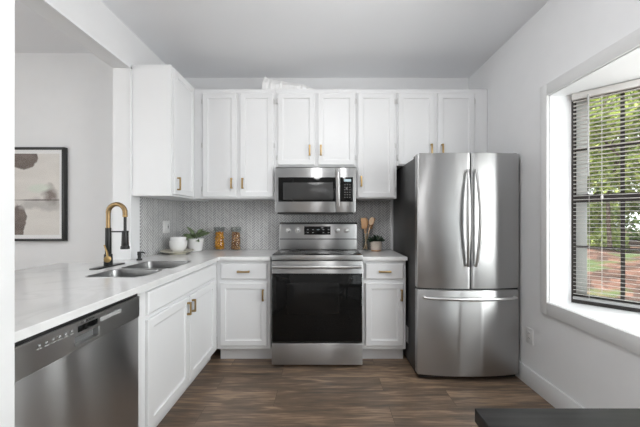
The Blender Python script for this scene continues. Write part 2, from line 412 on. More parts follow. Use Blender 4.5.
# thin metal-bead trim along the pass-through opening
t = MB(); t.box((XL, .80, 2.432), (XL+.008, 2.297, 2.446)); t.box((XL, 2.281, CT+.002), (XL+.008, 2.297, 2.446))
struct('trim_opening', t, M['trim'])
# baseboards
struct('baseboard_right', MB().box((XR-.016, YR, 0), (XR, YW, .135), .004), M['trim'])
struct('baseboard_living_room', MB().box((XFAR, YART-.016, 0), (XLO, YART, .135), .004), M['trim'])
# backsplash
struct('backsplash_back', MB().box((-1.512, YW-.010, CT), (.712, YW, 1.75)), M['tileX'])
struct('backsplash_left', MB().box((XL, 2.405, CT), (XL+.010, YW-.010, 1.4295)), M['tileY'])
struct('trim_tile_edge', MB().box((.712, YW-.013, CT), (.726, YW, 1.45), .002), M['trim'])

# bay: seat, head, casing
bay = [(XR, BY1), (XO, BY1), (XO+.12, BY1+.05), (2.16, 1.69), (2.16, -.91), (XO+.12, BY0-.05), (XO, BY0), (XR, BY0)]
struct('window_seat', MB().slab([(XR-.004, BY1)]+bay[1:7]+[(XR-.004, BY0)], [], BZ0-.04, BZ0), M['trim'])
struct('bay_ceiling', MB().slab(bay[1:7], [], BZ1, BZ1+.10), M['trim'])
c = MB(); cw = .062
x0, x1 = XR-.020, XR
def casing_bar(a, b): c.box((x0, a[0], a[1]), (x1, b[0], b[1]), .003)
casing_bar((BY1, BZ0-.088), (BY1+cw, BZ1+.08)); casing_bar((BY0-cw, BZ0-.088), (BY0, BZ1+.08))
casing_bar((BY0, BZ1), (BY1, BZ1+.08)); casing_bar((BY0, BZ0-.088), (BY1, BZ0-.002))
struct('trim_casing', c, M['casing'])
t = MB(); t.box((XR, BY1-.004, BZ0), (XO, BY1, BZ1)); t.box((XR, BY0, BZ0), (XO, BY0+.004, BZ1)); t.box((XR, BY0, BZ1-.004), (XO, BY1, BZ1))
struct('trim_reveal', t, M['trim'])

def window_panel(name, p0, p1, z0, z1, cols=2, th=.07):
    """double-hung window between two plan points; local x runs along the panel, +y points outdoors"""
    p0, p1 = Vector(p0), Vector(p1); d = p1-p0; L = d.length
    e = bpy.data.objects.new(name, None); COL.objects.link(e); e['kind'] = 'structure'
    e.location = (p0.x, p0.y, 0); e.rotation_euler = (0, 0, math.atan2(d.y, d.x))
    f = MB(); fw = .013
    f.box((0, .0, z0), (fw, th, z1)); f.box((L-fw, 0, z0), (L, th, z1)); f.box((fw, 0, z0), (L-fw, th, z0+.028)); f.box((fw, 0, z1-.012), (L-fw, th, z1))
    f.build('window_frame', M['sash'], e, local=True)
    zm = (z0+z1)/2
    for k, (a, b, y) in enumerate(((zm-.026, z1-.012, .040), (z0+.028, zm+.026, .012))):
        s_ = MB(); sw = .011
        s_.box((fw, y, a), (fw+sw, y+.022, b)); s_.box((L-fw-sw, y, a), (L-fw, y+.022, b))
        s_.box((fw, y, a), (L-fw, y+.022, a+(.05 if y > .02 else .034))); s_.box((fw, y, b-(.024 if y > .02 else .05)), (L-fw, y+.022, b))
        for q in range(1, cols):
            xq = fw+(L-2*fw)*q/cols; s_.box((xq-.010, y+.004, a), (xq+.010, y+.018, b))
        s_.box((fw, y+.004, (a+b)/2-.007), (L-fw, y+.018, (a+b)/2+.007))
        sh = s_.build('sash', M['sash'], e, local=True)
        MB().box((fw+.01, y+.009, a+.01), (L-fw-.01, y+.013, b-.01)).build('window_pane', M['pane'], sh, local=True)
    return e
D45 = (.725, -.689)
PA = (XO, BY1-.004); PB = (XO+.49*D45[0], BY1-.004-.49*D45[1]*-1)
PB = (XO+.49*D45[0], BY1-.004+.49*D45[1])
PC = (PB[0], BY0+.004-.49*D45[1]); PD = (XO, BY0+.004)
def inset(p, q, k): return p
window_panel('window_1', PA, PB, BZ0, BZ1)
window_panel('window_2', PB, PC, BZ0, BZ1, 4)
window_panel('window_3', PC, PD, BZ0, BZ1)
e = window_panel('window_added', (XFAR-.03, -2.2), (XFAR-.03, -.2), .5, 2.2, 4)  # unseen window, added as an opening for the side fill light
# white exterior trim boards beside the angled sash
a45 = math.atan2(D45[1], D45[0])
m45 = Matrix.Translation((PA[0], PA[1], 0)) @ Matrix.Rotation(a45, 4, 'Z')
t = MB(); t.box((-.02, .072, BZ0-.1), (.078, .11, BZ1+.1), mtx=m45); t.box((.48, .072, BZ0-.1), (.56, .10, BZ1+.1), mtx=m45)
struct('trim_exterior', t, M['extwhite'])
struct('wall_exterior', MB().slab([(XO, BY0), (PC[0]+.02, PC[1]), (PB[0]+.02, PB[1]), (XO, BY1)], [], -.4, BZ0-.04), M['extwhite'])

# ------------------------------------------------------------------ outdoors
gm = bmesh.new(); nx, ny = 40, 40; vv = []
for i in range(nx+1):
    for j in range(ny+1):
        x = 2.0+i*.45; y = -6+j*.5
        dd = max(0, (x-1.9)*.7+(y-1.5)*.72-1.6)
        z = -.35+min(1.0, dd*.45)+.05*math.sin(x*3.1+y*2.3)+.05*math.sin(y*4.7-x)
        vv.append(gm.verts.new((x, y, z)))
for i in range(nx):
    for j in range(ny):
        k = i*(ny+1)+j; gm.faces.new((vv[k], vv[k+ny+1], vv[k+ny+2], vv[k+1]))
gb = MB(); gb.bm.free(); gb.bm = gm
struct('ground', gb, M['mulch'])
def bank_z(x, y): return -.35+min(1.0, max(0, (x-1.9)*.7+(y-1.5)*.72-1.6)*.45)
def tree(x, y, h, rad, zlow, n, m, label, name='garden_tree', cat='tree', lo=.05, seed=1):
    rnd = random.Random(seed); zb = bank_z(x, y)-.05
    e = thing(name, label, cat, (x, y, zb), 'greenery outside the window')
    tb = MB(); top = h*.8; pts = [(0, 0, 0)]
    for k in range(1, 6): pts.append((rnd.uniform(-.1, .1)*k*.5, rnd.uniform(-.1, .1)*k*.5, top*k/5))
    ts = .035 if cat == 'shrub' else .10
    tb.tube(pts, [ts, ts*.8, ts*.7, ts*.55, ts*.4, ts*.2], 8)
    for k in range(7):
        z0 = zlow+(top-zlow)*rnd.random(); a = rnd.uniform(0, 6.28); r = rad*.7
        tb.tube([(0, 0, z0), (r*.5*math.cos(a), r*.5*math.sin(a), z0+.25), (r*math.cos(a), r*math.sin(a), z0+.4)], [ts*.3, ts*.2, ts*.08], 6)
    tb.build('trunk', M['bark'], e, local=True)
    lb = bmesh.new()
    cl = [(rnd.uniform(-1, 1)*rad*.75, rnd.uniform(-1, 1)*rad*.75, zlow+(h-zlow)*rnd.random(), rnd.uniform(.28, .5)*rad) for _ in range(26)]
    for _ in range(n):
        cx, cy, cz, cr = rnd.choice(cl); v = Vector((rnd.gauss(0, 1), rnd.gauss(0, 1), rnd.gauss(0, 1))).normalized()*cr*rnd.random()**.4
        p = Vector((cx, cy, cz))+v
        if p.z < .05: p.z = .05+rnd.random()*.1
        s_ = rnd.uniform(lo*.7, lo*1.5)
        q = Matrix.Rotation(rnd.uniform(0, 6.28), 3, 'Z') @ Matrix.Rotation(rnd.uniform(-1.1, 1.1), 3, 'X')
        ps = [q @ Vector(c_) * s_ for c_ in ((0, -1, 0), (.5, -.1, .12), (0, 1, -.1), (-.5, -.1, .12))]
        vs = [lb.verts.new(p+k) for k in ps]; lb.faces.new((vs[0], vs[1], vs[2])); lb.faces.new((vs[0], vs[2], vs[3]))
    f = MB(); f.bm.free(); f.bm = lb; f.build('foliage', m, e, local=True, smooth=False)
    return e
tree(5.15, 5.2, 3.6, 1.0, .12, 15000, M['fol1'], 'yellow-green leafy shrub nearest beyond the blinds', 'garden_shrub', 'shrub', .045, 3)
tree(7.75, 5.4, 3.8, .95, .20, 7000, M['fol1'], 'light green bush at the right edge of the window view', 'garden_shrub', 'shrub', .05, 4)
tree(6.9, 7.55, 3.6, 1.05, .05, 13000, M['fol1'], 'bright green shrub behind the nearest shrub outside the window', 'garden_shrub', 'shrub', .055, 14)
tree(4.9, 7.6, 3.4, .95, .05, 10000, M['fol2'], 'mid green shrub at the left edge of the window view', 'garden_shrub', 'shrub', .055, 15)
tree(8.6, 9.6, 6.5, 2.2, .2, 22000, M['fol2'], 'taller green tree behind the shrubs outside the window', 'garden_tree', 'tree', .08, 5)
tree(14.0, 9.0, 6.5, 2.0, .2, 9000, M['fol2'], 'deep green tree far right outside the window', 'garden_tree', 'tree', .08, 6)
tree(3.5, 9.6, 6.5, 2.0, .2, 9000, M['fol2'], 'dark green tree far left outside the window', 'garden_tree', 'tree', .08, 8)
tree(9.6, 2.6, 4.5, 1.3, .2, 6000, M['fol1'], 'pale green shrub beyond the right end of the bay', 'garden_shrub', 'shrub', .06, 9)

# window blind on the angled sash
bl = thing('window_blind', 'open white slatted blind over the dark-framed window', 'blind', (PA[0], PA[1], BZ0), rz=a45)
BL = .49; bz1 = BZ1-BZ0-.004
MB().box((.004, -.036, bz1-.042), (BL-.006, -.004, bz1), .003).build('head_rail', M['slat'], bl, local=True)
sl = MB(); pitch = .0262; z = bz1-.056
while z > .055:
    sl.box((.012, -.0125, -.0007), (BL-.012, .0125, .0007), mtx=Matrix.Translation((0, -.020, z)) @ Matrix.Rotation(R(-5), 4, 'X')); z -= pitch
sl.build('slats', M['slat'], bl, local=True, smooth=False)
MB().box((.010, -.033, .030), (BL-.010, -.007, .048), .003).build('bottom_rail', pbr('rail_grey', .34, .4), bl, local=True)
lc = MB()
for xx in (.09, .40):
    lc.cyl((xx, -.0335, .04), (xx, -.0335, bz1-.04), .0009, n=6); lc.cyl((xx, -.0065, .04), (xx, -.0065, bz1-.04), .0009, n=6)
lc.build('ladder_cord', M['slat'], bl, local=True)
MB().tube([(.085, -.040, bz1-.03), (.085, -.046, bz1-.05), (.085, -.046, bz1-.56)], .0042, 6).build('tilt_wand', pbr('grey_wand', .42, .4), bl, local=True)
MB().cyl((.150, -.044, bz1-.04), (.150, -.044, .09), .0014, n=6).ball((.150, -.044, bz1-.70), .007, (1, 1, 1.6), 6).build('pull_cord', M['slat'], bl, local=True)

# ------------------------------------------------------------------ cabinets
def face_map(kind, f):
    if kind == 'back': return lambda u, v, d: (u, f+d, v)      # faces the camera
    return lambda u, v, d: (f-d, u, v)                         # faces +X
def ringpanel(mb, mp, u0, u1, v0, v1, prof):
    loops = []
    for ins, d in prof:
        loops.append([mp(u0+ins, v0+ins, d), mp(u1-ins, v0+ins, d), mp(u1-ins, v1-ins, d), mp(u0+ins, v1-ins, d)])
    mb.rings(loops)
DOORP = [(0, .019), (0, .004), (.004, 0), (.046, 0), (.049, .008), (.053, .009), (.060, .0105), (.068, .0105)]
DRAWP = [(0, .019), (0, .006), (.009, 0)]
def pull(mp, u, v, L, vert, parent, proud=.026):
    mb = MB(); h = L/2; w_ = .0075
    def bx(u0, v0, d0, u1, v1, d1): mb.box(mp(u0, v0, d0), mp(u1, v1, d1), .0015)
    if vert:
        bx(u-w_, v-h, -proud, u+w_, v+h, -proud+.009)
        for s_ in (-1, 1): bx(u-w_*1.15, v+s_*(h-.006)-.006, -proud+.004, u+w_*1.15, v+s_*(h-.006)+.006, .0005)
    else:
        bx(u-h, v-w_, -proud, u+h, v+w_, -proud+.009)
        for s_ in (-1, 1): bx(u+s_*(h-.006)-.006, v-w_*1.15, -proud+.004, u+s_*(h-.006)+.006, v+w_*1.15, .0005)
    return mb.build('handle', M['brass'], parent)
def door(mp, u0, u1, v0, v1, parent, hu=None, hv=None, hl=.098, prof=DOORP, name='door', vert=True, hinge=None):
    mb = MB(); ringpanel(mb, mp, u0, u1, v0, v1, prof); d = mb.build(name, M['cab'], parent, smooth=False)
    if hu is not None: pull(mp, hu, hv, hl, vert, d)
    if hinge:
        for hz in (v0+.075, (v0+v1)/2, v1-.075) if (v1-v0) > .7 else (v0+.07, v1-.07):
            hb = MB(); s_ = -1 if hinge == 'l' else 1; ue = u0 if hinge == 'l' else u1
            a = mp(ue+s_*.004, hz-.024, .006); b = mp(ue+s_*.004, hz+.024, .006); hb.cyl(a, b, .0045, n=10)
            hb.box(mp(ue+s_*.006, hz-.020, .0155), mp(ue+s_*.020, hz+.020, .0195), .001)
            hb.build('hinge', M['hinge'], d)
    return d
M['hinge'] = pbr('satin_hinge', .62, .35, .2)
def px2(px, py, Y): return (px-323)*Y/290, 1.25-(py-218.5)*Y/290

YU = 2.72                      # face of the upper cabinets, doors stand 2 cm proud
mpU = face_map('back', YU-.0195)
UZ0, UZ1 = 1.437, 2.462
yd = YU-.0195
def ux(p): return (p-323)*yd/290
def uz(p): return 1.25-(p-218.5)*yd/290
def wall_cabinet(label, X0, X1, z0, z1, doors):
    e = thing('wall_cabinet', label, 'cabinet', ((X0+X1)/2, (YU+YW)/2, z0), 'white wall cabinets')
    b = MB(); b.box((X0, YU, z0), (X1, YW-.012, z1), .0015); b.build('cabinet_body', M['cab'], e, smooth=False)
    for d in doors: door(mpU, d[0], d[1], d[2], d[3], e, d[4], d[5], hinge=d[6])
    return e
xs = [-1.203, (276-323)/106.6, (356.3-323)/106.6, (396.6-323)/106.6, XR-.003]
zt, zb = uz(93), uz(197)
wall_cabinet('tall white double-door wall cabinet above the two glass jars', xs[0], xs[1]-.001, UZ0, UZ1,
    [(ux(202.5), ux(236.5), zb, zt, ux(231.8), uz(183.5), 'l'), (ux(240), ux(273), zb, zt, ux(242.8), uz(183.5), 'r')])
wall_cabinet('short white double-door wall cabinet right above the microwave', xs[1], xs[2]-.001, 1.735, UZ1,
    [(ux(277.8), ux(314.6), uz(165), zt, ux(309.7), uz(150.5), 'l'), (ux(318), ux(354.8), uz(165), zt, ux(320.9), uz(150.5), 'r')])
wall_cabinet('tall narrow single-door white wall cabinet between microwave and refrigerator', xs[2], xs[3]-.001, UZ0, UZ1,
    [(ux(358), ux(394.5), uz(197.5), zt, ux(361.2), uz(181.5), 'r')])
wall_cabinet('short white double-door wall cabinet over the steel refrigerator', xs[3], xs[4], 1.745, UZ1,
    [(ux(398.5), ux(434.3), uz(164.5), zt, ux(431.2), uz(149.5), 'l'), (ux(438), ux(474.5), uz(164.5), zt, ux(442.2), uz(149.5), 'r')])
# left wall cabinet, facing +X
XU = -1.205; mpL = face_map('left', XU+.0195)
e = thing('wall_cabinet', 'white wall cabinet on the left wall, its blank side towards the sink', 'cabinet', (-1.36, 2.5, 1.425), 'white wall cabinets')
b = MB(); b.box((XL+.0005, 2.2975, 1.43), (XU, YW-.012, 2.47), .0015); b.build('cabinet_body', M['cab'], e, smooth=False)
door(mpL, 2.322, 2.682, 1.445, 2.445, e, 2.365, 1.533, hl=.105)

# base cabinets
YB = 2.50; mpB = face_map('back', YB-.0195); ydb = YB-.0195
def bx_(p): return (p-323)*ydb/290
def bz_(p): return 1.25-(p-218.5)*ydb/290
def base_cabinet(label, X0, X1, dr, do, hx):
    e = thing('base_cabinet', label, 'cabinet', ((X0+X1)/2, 2.78, 0), 'white base cabinets')
    b = MB(); b.box((X0, YB, .125), (X1, YW-.012, CT-.031), .0015); b.box((X0, YB+.085, 0), (X1, YW-.012, .125))
    b.build('cabinet_body', M['cab'], e, smooth=False)
    door(mpB, dr[0], dr[1], bz_(279.5), bz_(263.5), e, (dr[0]+dr[1])/2, bz_(271.5), .105, DRAWP, 'drawer', False)
    door(mpB, do[0], do[1], bz_(346), bz_(283.3), e, hx, bz_(295), .098)
    return e
base_cabinet('white base cabinet left of the range, under the glass jars', -.913, -.452, (bx_(220.3), bx_(267)), (bx_(219.8), bx_(266.8)), bx_(263.2))
base_cabinet('narrow white base cabinet between range and refrigerator', .341, .712, (bx_(365.6), bx_(404)), (bx_(365.6), bx_(403.6)), bx_(401.4))
XB = -.915; mpS = face_map('left', XB+.0195)
e = thing('sink_cabinet', 'long white sink base cabinet beside the dishwasher', 'cabinet', (-1.2, 1.97, 0), 'white base cabinets')
b = MB(); b.box((XL+.012, 1.420, .125), (XB, 1.452, CT-.031)); b.box((XL+.012, 2.482, .125), (XB, YB-.001, CT-.031)); b.box((XL+.012, 1.452, .125), (XB, 2.482, .143))
b.box((XL+.012, 1.452, .143), (XL+.030, 2.482, CT-.031)); b.box((XB-.019, 1.452, .143), (XB, 2.482, CT-.031)); b.box((XL+.012, 1.420, 0), (XB-.085, YB+.08, .125))
b.build('cabinet_body', M['cab'], e, smooth=False)
door(mpS, 1.492, 2.408, .752, .872, e, prof=DRAWP, name='false_drawer_front')
door(mpS, 1.489, 1.945, .158, .728, e, 1.917, .655, .085)
door(mpS, 1.957, 2.408, .158, .728, e, 1.985, .655, .085)

# ------------------------------------------------------------------ countertops and sink
def rrect(x0, y0, x1, y1, r, n=6):
    pts = []
    for cx, cy, a0 in ((x1-r, y1-r, 0), (x0+r, y1-r, 90), (x0+r, y0+r, 180), (x1-r, y0+r, 270)):
        for k in range(n+1):
            a = R(a0+90*k/n); pts.append((cx+r*math.cos(a), cy+r*math.sin(a)))
    return pts
SB = [(-1.325, 1.605, -1.015, 1.845), (-1.325, 1.872, -.998, 2.205)]
outer = [(-.88, .803), (-.88, 2.458), (-.448, 2.458), (-.448, YW-.011), (XL+.011, YW-.011), (XL+.011, 2.287), (XLO-.002, 2.287), (XLO-.002, 2.12), (-1.93, 2.12), (-1.93, .803)]
MBc = MB(); MBc.slab(outer, [rrect(q[0]-.003, q[1]-.003, q[2]+.003, q[3]+.003, .048) for q in SB], CT-.030, CT, .003)
tag(MBc.build('countertop', M['counter'], smooth=False), 'L-shaped white stone countertop with the sink and breakfast bar', 'countertop')
MBc = MB(); MBc.slab([(.337, 2.458), (.716, 2.458), (.716, YW-.011), (.337, YW-.011)], [], CT-.030, CT, .003)
tag(MBc.build('countertop', M['counter'], smooth=False), 'short white countertop piece right of the range', 'countertop')
sk = thing('kitchen_sink', 'stainless double-bowl sink set in the countertop under the gold faucet', 'sink', (-1.16, 1.9, CT-.20))
for q in SB:
    x0, y0, x1, y1 = q; b = MB(); zt_ = CT+.0022
    lv = [(-.011, CT+.0004, .055), (-.010, zt_, .054), (-.002, zt_, .047), (0.001, zt_-.003, .045), (.004, zt_-.03, .045), (.012, zt_-.150, .05), (.05, zt_-.172, .05)]
    b.rings([[(px, py, zz) for px, py in rrect(x0+i_, y0+i_, x1-i_, y1-i_, r_)] for i_, zz, r_ in lv], cap0=False)
    bo = b.build('basin', M['steel_sink'], sk)
    MB().lathe(((x0+x1)/2, (y0+y1)/2, zt_-.171), [(0, 0), (.03, .0), (.042, .003), (.045, 0)]).build('drain', M['chrome'], bo)

# ------------------------------------------------------------------ dishwasher
dw = thing('dishwasher', 'stainless steel dishwasher with front controls beside the sink cabinet', 'dishwasher', (-1.2, 1.13, 0))
DY0, DY1 = .812, 1.412; XD = -.897
MB().box((XL+.03, DY0+.006, .06), (XD-.045, DY1-.006, CT-.040), .002).build('tub', M['gasket'], dw)
mpD = face_map('left', XD)
b = MB(); b.box((XD-.044, DY0, .10), (XD, DY1, .772), .004); b.build('door', M['steel_dw'], dw)
# control panel with pocket
cp = MB(); pz0, pz1, py0, py1 = .787, .822, 1.045, 1.156
cp.slab([(DY0, .774), (DY1, .774), (DY1, .874), (DY0, .874)], [[(py0, pz0), (py1, pz0), (py1, pz1), (py0, pz1)]], -.040, .004, .0015)
bmesh.ops.transform(cp.bm, matrix=Matrix(((0, 0, 1, XD), (1, 0, 0, 0), (0, 1, 0, 0), (0, 0, 0, 1))), verts=list(cp.bm.verts))
cpo = cp.build('control_panel', M['steel_dw'], dw, smooth=False)
MB().box((XD-.041, py0-.004, pz0-.004), (XD-.020, py1+.004, pz1+.004)).build('pull_pocket', pbr('pocket_grey', .16, .45), cpo)
MB().box((XD+.0035, 1.057, .834), (XD+.0055, 1.148, .856), .0005).build('display', M['blackglass'], cpo)
for i in range(6):
    yy = .905+i*.0235; MB().box((XD+.0038, yy, .838), (XD+.0052, yy+.016, .841)).build('button_mark', M['label'], cpo)
    MB().box((XD+.0038, yy+.003, .847), (XD+.0052, yy+.012, .853)).build('button', M['label'], cpo)
k = MB(); k.box((XD+.0036, 1.162, .836), (XD+.0046, 1.282, .853)); k.build('button_strip', pbr('strip_print', .36, .4), cpo)
MB().box((XD-.040, DY0+.004, .8742), (XD-.004, DY1-.004, CT-.032)).build('top_gap_shade', M['black'], dw)  # black strip standing in for the shade in the gap under the counter
MB().box((XD-.075, DY0+.005, 0), (XD-.060, DY1-.005, .098)).build('toe_panel', M['black'], dw)
def text_mesh(name, s, size, m, parent, mtx, ext=.0005):
    cu = bpy.data.curves.new(name, 'FONT'); cu.body = s; cu.size = size; cu.extrude = ext; cu.align_x = 'CENTER'; cu.align_y = 'CENTER'
    o = bpy.data.objects.new(name, cu); COL.objects.link(o); bpy.context.view_layer.update()
    me = bpy.data.meshes.new_from_object(o.evaluated_get(bpy.context.evaluated_depsgraph_get()))
    COL.objects.unlink(o); bpy.data.objects.remove(o)
    off = Vector((0, 0, 0)); p = parent
    while p is not None: off += p.location; p = p.parent
    me.transform(Matrix.Translation(-off) @ mtx); me.materials.clear(); me.materials.append(m)
    o = bpy.data.objects.new(name, me); COL.objects.link(o); o.parent = parent; return o
mtxX = Matrix(((0, 0, 1, 0), (1, 0, 0, 0), (0, 1, 0, 0), (0, 0, 0, 1)))   # text faces +X, reads along +Y
text_mesh('brand_lettering', 'BOSCH', .0125, M['black'], cpo, Matrix.Translation((XD+.0045, 1.112, .865)) @ mtxX)
em = MB(); tt = bmesh.new()
bmesh.ops.create_circle(tt, segments=20, radius=.0055, cap_ends=False); tt.free()
em.tube([(XD+.0048, 1.075+.0055*math.cos(a*math.pi/10), .865+.0055*math.sin(a*math.pi/10)) for a in range(21)], .0006, 5)
em.box((XD+.0045, 1.0725, .864), (XD+.0052, 1.0775, .866)); em.build('brand_emblem', M['black'], cpo)

# ------------------------------------------------------------------ range
rg = thing('range', 'freestanding stainless electric range with black oven window', 'range', (-.055, 2.75, 0))
RX0, RX1, RF = -.431, .332, 2.418
b = MB(); b.box((RX0+.004, RF+.035, .03), (RX1-.004, YW-.03, CT+.003), .002)
for x in (RX0+.05, RX1-.05):
    for y in (RF+.09, YW-.10): b.cyl((x, y, 0), (x, y, .03), .018)
b.build('range_body', M['dkside'], rg)
MB().box((RX0, RF+.004, CT-.022), (RX1, RF+.036, CT+.018), .004).build('front_trim', M['steel'], rg)
ck = MB(); ck.box((RX0, RF+.012, CT+.004), (RX1, 2.885, CT+.020), .003); cko = ck.build('cooktop', M['cooktop'], rg)
for cx, cy, r in ((-.25, 2.56, .105), (.14, 2.56, .085), (-.25, 2.77, .075), (.14, 2.77, .095)):
    k = MB()
    for rr in (r, r*.6):
        k.lathe((cx, cy, CT+.0201), [(rr-.002, 0), (rr-.002, .0004), (rr+.002, .0004), (rr+.002, 0)], 48)
    k.build('burner_ring', M['burner'], cko)
# backguard
bgY = 2.885; bgx0, bgx1 = -.432, .342
bg = MB(); bg.box((bgx0, bgY, CT+.018), (bgx1, YW-.02, 1.205), .006)
bgo = bg.build('backguard', M['steel'], rg)
MB().box((bgx0+.001, bgY-.006, 1.193), (bgx1-.001, bgY+.05, 1.212), .003).build('top_cap', M['black'], bgo)
MB().box((bgx0+.002, bgY-.003, 1.042), (bgx1-.002, bgY+.004, 1.050)).build('vent_slot', M['black'], bgo)
def rgx(p): return (p-323)*bgY/290
def rgz(p): return 1.25-(p-218.5)*bgY/290
MB().box((rgx(304.2), bgY-.004, rgz(234.7)), (rgx(330.6), bgY+.002, rgz(226.3)), .001).build('display', M['blackglass'], bgo)
d_ = [o for o in bgo.children if o.name.startswith('display')][0]
mtxB = Matrix(((1, 0, 0, 0), (0, 0, -1, 0), (0, 1, 0, 0), (0, 0, 0, 1)))   # text faces the camera (-Y)
text_mesh('clock_digits', '12:00', .013, M['ledg'], d_, Matrix.Translation((rgx(318), bgY-.0046, rgz(229.7))) @ mtxB)
for i in range(5):
    for j in range(2):
        if i == 2: continue
        MB().box((rgx(307+i*5.2), bgY-.0048, rgz(232.9-j*3)), (rgx(308.6+i*5.2), bgY-.004, rgz(232.3-j*3))).build('button_mark', M['label'], d_)
for px in (288.4, 297.7, 337.3, 346.4):
    k = MB(); x = rgx(px); zz = rgz(230.3)
    k.cyl((x, bgY-.0, zz), (x, bgY-.006, zz), .030, n=32); k.cyl((x, bgY-.006, zz), (x, bgY-.030, zz), .0245, .021, n=32, bev=.002)
    ko = k.build('knob', M['steel_h'], bgo)
    MB().box((x-.0045, bgY-.036, zz-.020), (x+.0045, bgY-.029, zz+.020), .002).build('knob_grip', M['steel_h'], ko)
    MB().lathe((0, 0, 0), [(.0305, -.001), (.034, -.001), (.034, .003), (.0305, .003)], 32)
# oven door
dz0, dz1 = .218, CT-.030
od = MB(); od.box((RX0+.002, RF+.0, dz0), (RX1-.002, RF+.036, dz1), .005); odo = od.build('oven_door', M['steel'], rg)
gz0, gz1 = dz0+.004, .792
go_ = MB().box((RX0+.006, RF-.004, gz0), (RX1-.006, RF+.004, gz1), .002).build('door_glass', M['blackglass'], odo)
MB().box((RX0+.13, RF-.0055, .455), (RX1-.20, RF-.0035, .715), .0005).build('oven_window', M['ovenglass'], odo)
h = MB(); hy = RF-.045; hz = .853
pts = [(RX0+.016+(RX1-RX0-.032)*i/24, hy-.010*math.sin(math.pi*i/24), hz) for i in range(25)]
h.tube(pts, .0125, 14, (1, 1))
for x in (RX0+.030, RX1-.030): h.box((x-.012, hy, hz-.010), (x+.012, RF+.002, hz+.010), .003)
h.build('handle', M['steel_h'], odo)
MB().box((RX0+.002, RF+.002, .028), (RX1-.002, RF+.036, .208), .004).build('storage_drawer', M['steel'], rg)

# ------------------------------------------------------------------ microwave
MY = 2.645
mw = thing('microwave', 'stainless over-the-range microwave under the short cabinet', 'microwave', (-.06, 2.85, 1.30))
mx0, mx1 = (275-323)*MY/290, (355.7-323)*MY/290
mz0, mz1 = 1.25-(212.3-218.5)*MY/290, 1.25-(167.5-218.5)*MY/290
def mxp(p): return (p-323)*MY/290
def mzp(p): return 1.25-(p-218.5)*MY/290
MB().box((mx0+.003, MY+.03, mz0+.002), (mx1-.003, YW-.012, mz1+.005), .002).build('microwave_body', pbr('grey_case', .22, .4, .6), mw)
MB().box((mx0+.02, MY+.015, mz0-.016), (mx1-.02, YW-.03, mz0+.002), .002).build('vent_base', M['black'], mw)
fr = MB(); fr.box((mx0, MY, mz0), (mxp(335.5), MY+.03, mz1), .004); fro = fr.build('door', M['steel'], mw)
MB().box((mxp(278.3), MY-.003, mzp(201.7)), (mxp(335.7), MY+.003, mzp(177.3)), .0015).build('door_glass', M['blackglass'], fro)
MB().box((mxp(283), MY-.0042, mzp(199.7)), (mxp(333), MY-.0025, mzp(182.6)), .0005).build('door_window', pbr('window_mesh', .035, .12, bump=.1, bscale=900), fro)
h = MB(); hx = mxp(338.2); z0, z1 = mzp(206.5), mzp(172.5)
h.box((hx-.0085, MY-.045, z0), (hx+.0085, MY-.032, z1), .004)
for zz in (z0+.018, z1-.018): h.box((hx-.006, MY-.036, zz-.010), (hx+.006, MY+.001, zz+.010), .002)
h.build('handle', M['steel_h'], fro)
cp = MB(); cp.box((mxp(335.8), MY, mz0), (mx1, MY+.03, mz1), .004); cpo = cp.build('control_panel', M['steel'], mw)
kp = MB().box((mxp(340), MY-.003, mzp(201.7)), (mxp(353), MY+.003, mzp(177.3)), .0015).build('keypad', M['blackglass'], cpo)
MB().box((mxp(344), MY-.0042, mzp(181.6)), (mxp(351), MY-.0025, mzp(179.2)), .0004).build('display', M['ledg'], cpo)
M['keyp'] = pbr('keypad_print', .10, .5)
for i in range(3):
    for j in range(6):
        x = mxp(344.2+i*2.5); zz = mzp(184.8+j*2.5); MB().box((x, MY-.0038, zz-.004), (x+.012, MY-.0028, zz+.004)).build('button', M['keyp'], cpo)

# ------------------------------------------------------------------ refrigerator
fg = thing('refrigerator', 'stainless french-door refrigerator with bottom freezer by the right wall', 'refrigerator', (1.13, 2.65, 0))
FX0, FX1 = .729, 1.521; FC = (FX0+FX1)/2; FH = (FX1-FX0)/2; FY = 2.205; FCY = 2.30
MB().box((FX0+.006, FCY, .02), (FX1-.006, YW-.035, 1.735), .004).build('case', M['dkside'], fg)
def curved(x0, x1, z0, z1, name, bulge=.042, y0=FY):
    n = 22; r = .012; pl = []
    def yf(x): return y0+bulge*((x-FC)/FH)**2
    pl.append((x0, FCY-.004))
    for k in range(5):
        a = R(90*k/4); pl.append((x0+r-r*math.cos(a), yf(x0+r)+r-r*math.sin(a)))
    for i in range(1, n): x = x0+r+(x1-x0-2*r)*i/n; pl.append((x, yf(x)))
    for k in range(5):
        a = R(90*k/4); pl.append((x1-r+r*math.sin(a), yf(x1-r)+r-r*math.cos(a)))
    pl.append((x1, FCY-.004))
    mb = MB(); cx, cy = (x0+x1)/2, FCY-.03
    def sc(f, z): return [(cx+(x-cx)*(1-f/(x1-x0)*2), cy+(y-cy)*(1-f/.09), z) for x, y in pl]
    mb.rings([sc(.004, z0), sc(0, z0+.004), sc(0, z1-.004), sc(.004, z1)])
    return mb.build(name, M['steel'], fg)
zsplit = .708
dl = curved(FX0, FC-.0025, zsplit+.006, 1.752, 'door'); dr_ = curved(FC+.0025, FX1, zsplit+.006, 1.752, 'door')
fz = curved(FX0, FX1, .045, zsplit-.008, 'freezer_drawer')
MB().box((FX0+.012, FCY-.055, zsplit-.009), (FX1-.012, FCY, zsplit+.007)).build('door_gap', M['black'], fg)
MB().box((FX0+.02, FCY-.035, .012), (FX1-.02, FCY+.02, .043)).build('kick_grille', M['black'], fg)
for x in (FX0+.07, FX1-.07): MB().box((x-.055, FCY-.05, 1.737), (x+.055, FCY+.09, 1.757), .004).build('hinge_cover', M['dkside'], fg)
